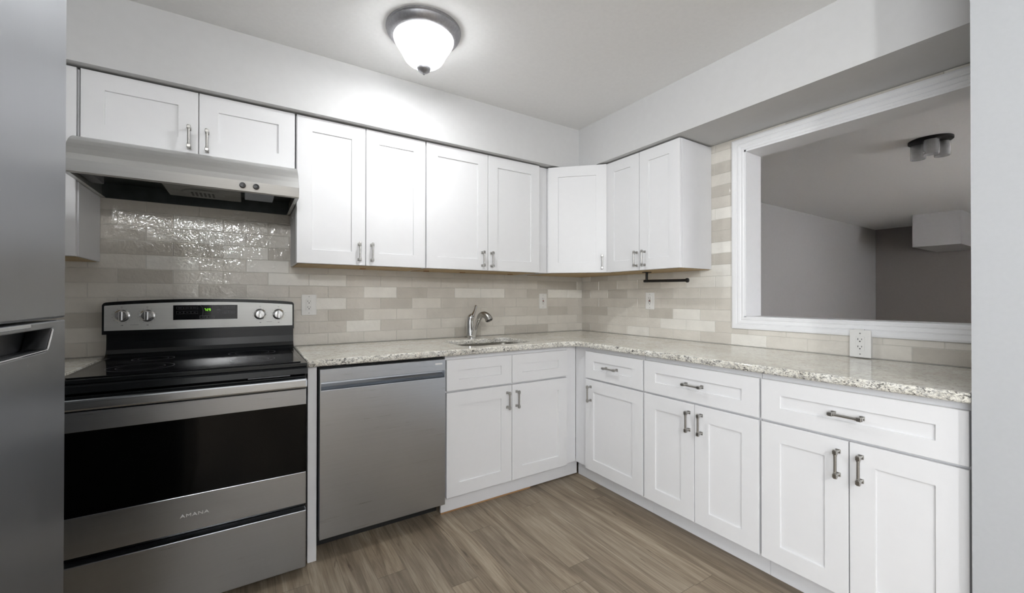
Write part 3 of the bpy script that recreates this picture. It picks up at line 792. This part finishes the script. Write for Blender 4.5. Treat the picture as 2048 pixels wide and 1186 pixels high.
# ------------------------------------------------------------------ range hood
HX0, HX1 = -3.0235, -2.2385
t = thing('range_hood', 'stainless steel under-cabinet range hood above the range', 'range hood', ((HX0+HX1)/2, 0, 1.665))
bm = bmesh.new()
outer = [(-.006, 1.8385), (-.345, 1.8385)]
for i in range(1, 9):
    a = i/8; outer.append((-.345-.150*math.sin(a*PI/2*.86)/math.sin(PI/2*.86), 1.8385-.126*(1-math.cos(a*PI/2*.86))/(1-math.cos(PI/2*.86))))
outer += [(-.510, 1.710), (-.498, 1.668), (-.494, 1.664)]
inner = [(-.485, 1.664), (-.485, 1.700), (-.475, 1.712), (-.335, 1.8365), (-.006, 1.8365)]
prism(bm, outer+inner[:-1]+[(-.006, 1.8365)], HX0, HX1, 0)
# sides
sp = [p for p in outer]+[(-.006, 1.664)]
prism(bm, sp, HX0, HX0+.0015, 0); prism(bm, sp, HX1-.0015, HX1, 0)
box(bm, HX0, HX0+.016, -.49, -.006, 1.664, 1.6655); box(bm, HX1-.016, HX1, -.49, -.006, 1.664, 1.6655)
wobj('shell', bm, 'hood_steel', t)
bm = bmesh.new()
box(bm, HX0+.003, HX1-.003, -.33, -.008, 1.735, 1.7365); box(bm, HX0+.003, HX1-.003, -.009, -.0065, 1.664, 1.735)
box(bm, HX0+.003, HX1-.003, -.020, -.009, 1.664, 1.6655)
prism(bm, [(-.33, 1.735), (-.475, 1.704), (-.475, 1.7055), (-.33, 1.7365)], HX0+.003, HX1-.003, 0)
wobj('liner', bm, 'galv', t, 'dark painted inner liner')
bm = bmesh.new(); box(bm, -2.76, -2.47, -.36, -.11, 1.690, 1.7345, bev=.004); lathe(bm, [(.085, 1.6895), (.080, 1.684), (.02, 1.683)], (-2.62, -.235, 0), 32); mo = wobj('blower_housing', bm, 'motor', t)
bm = bmesh.new(); 
for i in range(6): box(bm, -2.665+.016*i, -2.657+.016*i, -.275, -.195, 1.6815, 1.6828)
wobj('intake_grille', bm, 'slot', mo)
wobj('lamp_lens', BX(-2.455, -2.335, -.40, -.24, 1.680, 1.7345, bev=.003), 'lens', t)
bm = bmesh.new(); box(bm, HX0+.01, HX0+.05, -.40, -.20, 1.69, 1.734); wobj('rating_label', bm, 'grey_print', t)
for x in (-2.462, -2.411):
    bm = bmesh.new(); lathe(bm, [(.0125, -.5065), (.0125, -.511), (.0105, -.521), (.003, -.522)], (x, 0, 1.690), 24, 'y'); wobj('knob', bm, 'black', t)

# ------------------------------------------------------------------ dishwasher
DW0, DW1 = -2.1655, -1.5575
t = thing('dishwasher', 'stainless steel dishwasher with a pocket handle, under the counter', 'dishwasher', ((DW0+DW1)/2, -.3, 0))
wobj('tub', BX(-2.1665, -1.5455, -.595, -.03, .105, .872), 'black', t)
bm = bmesh.new()
prof = [(-.600, .100), (-.650, .100), (-.6515, .103), (-.6515, .770), (-.6505, .7725), (-.640, .776), (-.627, .785), (-.619, .797), (-.617, .8085), (-.650, .8095), (-.6515, .811), (-.6515, .866), (-.650, .868), (-.600, .868)]
prism(bm, prof, DW0+.004, DW1-.004, 0)
box(bm, DW0, DW0+.004, -.6515, -.600, .100, .868); box(bm, DW1-.004, DW1, -.6515, -.600, .100, .868)
wobj('door', bm, 'steel', t)
wobj('door_gasket', BX(DW0-.001, DW1+.001, -.600, -.596, .100, .8735), 'rubber', t)
wobj('badge', BX(-1.614, -1.574, -.6525, -.651, .842, .851), 'sticker', t, 'small pale nameplate')
wobj('kick_plate', BX(-2.166, -1.546, -.505, -.48, .002, .104), 'rubber', t)

# ------------------------------------------------------------------ refrigerator
FX = -2.730; FYA, FYB = -1.592, -2.352
t = thing('refrigerator', 'stainless steel top-freezer refrigerator at the left edge', 'refrigerator', (-3.1, -1.97, 0))
wobj('body', BX(-3.46, -2.802, FYB+.002, FYA-.002, .03, 1.775, bev=.004), 'matte_black', t)
wobj('freezer_door', BX(-2.798, FX, FYB, FYA, 1.1565, 1.780, bev=.004), 'steel_v', t)
# fresh-food door: skin with a pocket cut in it, in the y-z plane
pk = [(-1.650, 1.1405), (-1.672, 1.108), (-1.680, 1.104), (-2.05, 1.104), (-2.058, 1.108), (-2.08, 1.1405)]
outl = [(FYB, .05), (FYA, .05), (FYA, 1.1525), (FYB, 1.1525)]
bm = slab_bm(outl, [pk], 0, .032, .003)
# map (u,v,w) -> x = FX-.032+w, y = u, z = v
for v in bm.verts: v.co = Vector((FX-.032+v.co.z, v.co.x, v.co.y))
bmesh.ops.recalc_face_normals(bm, faces=bm.faces)
fd = wobj('fridge_door', bm, 'steel_v', t)
wobj('inner_door', BX(-2.798, FX-.0325, FYB+.001, FYA-.001, .051, 1.1515), 'black', fd)
bm = bmesh.new()
pp = [(-1.655, 1.1385), (-1.676, 1.1075), (-1.683, 1.1050), (-2.0, 1.1050)]
tube(bm, [(FX+.0005, y, z) for y, z in pp], .0016, 8); wobj('handle_trim', bm, 'chrome', fd, 'bright chrome edge of the pocket handle')
wobj('handle_lip', BX(FX-.014, FX+.0015, -2.0, -1.742, 1.1455, 1.1520, bev=.001), 'steel_bright', fd)
for x in (-3.40, -2.86):
    for y in (FYB+.06, FYA-.06):
        bm = bmesh.new(); lathe(bm, [(.02, 0), (.02, .031)], (x, y, 0), 12); wobj('foot', bm, 'black', t)

# ------------------------------------------------------------------ ceiling dome light
t = thing('ceiling_light', 'lit flush-mount ceiling light with white glass bowl and nickel rim', 'ceiling light', (DOME[0], DOME[1], CEIL))
bm = bmesh.new()
lathe(bm, [(.172, -.0005), (.172, -.006), (.168, -.010), (.170, -.014), (.166, -.022), (.156, -.034), (.146, -.041), (.139, -.043), (.137, -.040), (.137, -.004)], (0, 0, 0), 64, cap=False)
obj('pan', bm, 'dome_metal', t)
bm = bmesh.new()
gp = [(.1355, -.036), (.1385, -.043), (.1375, -.050), (.133, -.060), (.123, -.076), (.111, -.094), (.101, -.110), (.095, -.124), (.087, -.138), (.072, -.151), (.050, -.160), (.026, -.164), (.010, -.165)]
lathe(bm, gp, (0, 0, 0), 64, cap=False)
gl = obj('glass_bowl', bm, 'dome_glass', t, 'glowing marbled white glass bowl')
bm = bmesh.new()
lathe(bm, [(.0335, -.1585), (.0345, -.161), (.0335, -.1635), (.0315, -.161)], (0, 0, 0), 40, cap=False)
for i in range(12):
    a = 2*PI*i/12; tube(bm, [(.033*math.cos(a), .033*math.sin(a), -.162), (.030*math.cos(a), .030*math.sin(a), -.176)], .0018, 6)
lathe(bm, [(.0310, -.173), (.0315, -.178), (.0285, -.186), (.019, -.194), (.009, -.198), (.0055, -.200), (.005, -.205), (.002, -.207)], (0, 0, 0), 40)
obj('finial', bm, 'dome_metal', t)
# hall lamp, and a rear lamp added as fill (both out of view)
for (lx, ly, lab) in ((-3.80, -5.45, 'flush-mount ceiling light in the hall behind the refrigerator'), (-2.75, -4.5, 'added, unseen flush-mount fill light of the room behind the kitchen')):
    tt = thing('ceiling_light', lab, 'ceiling light', (lx, ly, CEIL))
    for ch in list(t.children):
        c = ch.copy(); COL.objects.link(c); c.parent = tt

# ------------------------------------------------------------------ dining ceiling fixture
t = thing('ceiling_light', 'unlit dark flush-mount ceiling light with three glass cylinders in the room beyond', 'ceiling light', (2.10, -1.72, CEIL))
bm = bmesh.new(); lathe(bm, [(.130, -.0005), (.130, -.016), (.124, -.020), (.02, -.021)], (0, 0, 0), 48)
obj('canopy', bm, 'matte_black', t)
for i, a in enumerate((75, 195, 315)):
    x, y = .078*math.cos(math.radians(a)), .078*math.sin(math.radians(a))
    bm = bmesh.new(); lathe(bm, [(.022, -.020), (.022, -.045), (.012, -.050)], (x, y, 0), 20); so = obj('socket', bm, 'matte_black', t)
    bm = bmesh.new(); lathe(bm, [(.046, -.024), (.047, -.026), (.047, -.130), (.046, -.134), (.044, -.130), (.044, -.028)], (x, y, 0), 32, cap=False)
    obj('glass_shade', bm, 'frosted', t)

# ------------------------------------------------------------------ outlets
def decora(label, loc, rz, kind, w=.073, h=.120, th=.005, name='wall_outlet'):
    t = thing(name, label, 'outlet', loc, rz)
    obj('cover_plate', BX(-w/2, w/2, -th, 0, -h/2, h/2, bev=.0015), 'plate', t)
    r = obj('receptacle', BX(-.0165, .0165, -th-.0022, -th+.0005, -.033, .033, bev=.0008), 'plate', t)
    bm = bmesh.new(); y0, y1 = -th-.0027, -th-.0018
    rows = (.018, -.016)
    for z in rows:
        box(bm, -.0085, -.0062, y0, y1, z-.001, z+.0070); box(bm, .0058, .0078, y0, y1, z, z+.0065)
        lathe(bm, [(.0028, y0), (.0028, y1)], (0, 0, z-.0070), 12, 'y')
    obj('slots', bm, 'slot', r)
    for z in (.048, -.048):
        bm = bmesh.new(); lathe(bm, [(.003, -th-.0006), (.003, -th+.0004)], (0, 0, z), 12, 'y')
        obj('screw', bm, 'nickel', t)
    if kind == 'gfci':
        obj('test_button', BX(-.0065, .0065, y0-.0012, y1, .0005, .0055), 'red', r, 'red reset button')
        obj('reset_button', BX(-.0065, .0065, y0-.0012, y1, -.0055, -.0005), 'black', r, 'black test button')
    return t
decora('white duplex outlet on the tile between the range and the sink', (-2.137, -.0048, 1.151), 0, 'duplex', .079)
decora('white outlet with red button on the sink wall near the corner', (-.427, -.0048, 1.167), 0, 'gfci', .074)
decora('white outlet with red button under the paper towel bar', (-.0048, -.723, 1.172), A90, 'gfci', .074)
t = decora('white outlet on a raised box at the sill of the pass-through opening', (-.0340, -1.938, .9815), A90, 'duplex', .080, .127)
obj('raised_box', BX(-.036, .036, .0002, .0290, -.058, .058), 'plate', t)
obj('top_tabs', BX(-.026, .012, .002, .014, .0582, .0672), 'plate', t)

# ------------------------------------------------------------------ paper towel holder
t = thing('paper_towel_holder', 'empty black metal paper towel bar hanging under the wall cabinet', 'paper towel holder', (-.16, -.82, 1.368))
bm = bmesh.new(); box(bm, -.022, .022, -.022, .022, -.004, .0003, bev=.001); obj('mounting_plate', bm, 'matte_black', t)
bm = bmesh.new(); tube(bm, [(0, 0, -.003), (0, 0, -.060)], .0085, 16); obj('post', bm, 'matte_black', t)
bm = bmesh.new(); tube(bm, [(0, .022, -.060), (0, -.300, -.0655)], .0092, 16); lathe(bm, [(.004, -.313), (.013, -.311), (.0145, -.305), (.013, -.299), (.008, -.297)], (0, 0, -.0655), 20, 'y'); obj('bar', bm, 'matte_black', t)

# under-cabinet lighting clips: small tan blocks seen below the doors
for i, (x, y) in enumerate(((-1.86, -.12), (-1.46, -.12), (-1.20, -.12), (-.80, -.10))):
    tag(obj('mounting_block', BX(x-.015, x+.015, y-.012, y+.012, UB-.0085, UB-.0036), 'raw'),
        ['small brown wood block under the cabinet just right of the hood', 'small brown wood block under the cabinet above the sink, its left end',
         'small brown wood block under the cabinet above the faucet', 'small brown wood block under the right end of the cabinet above the sink'][i], 'wood block', 'wood blocks under the wall cabinets')
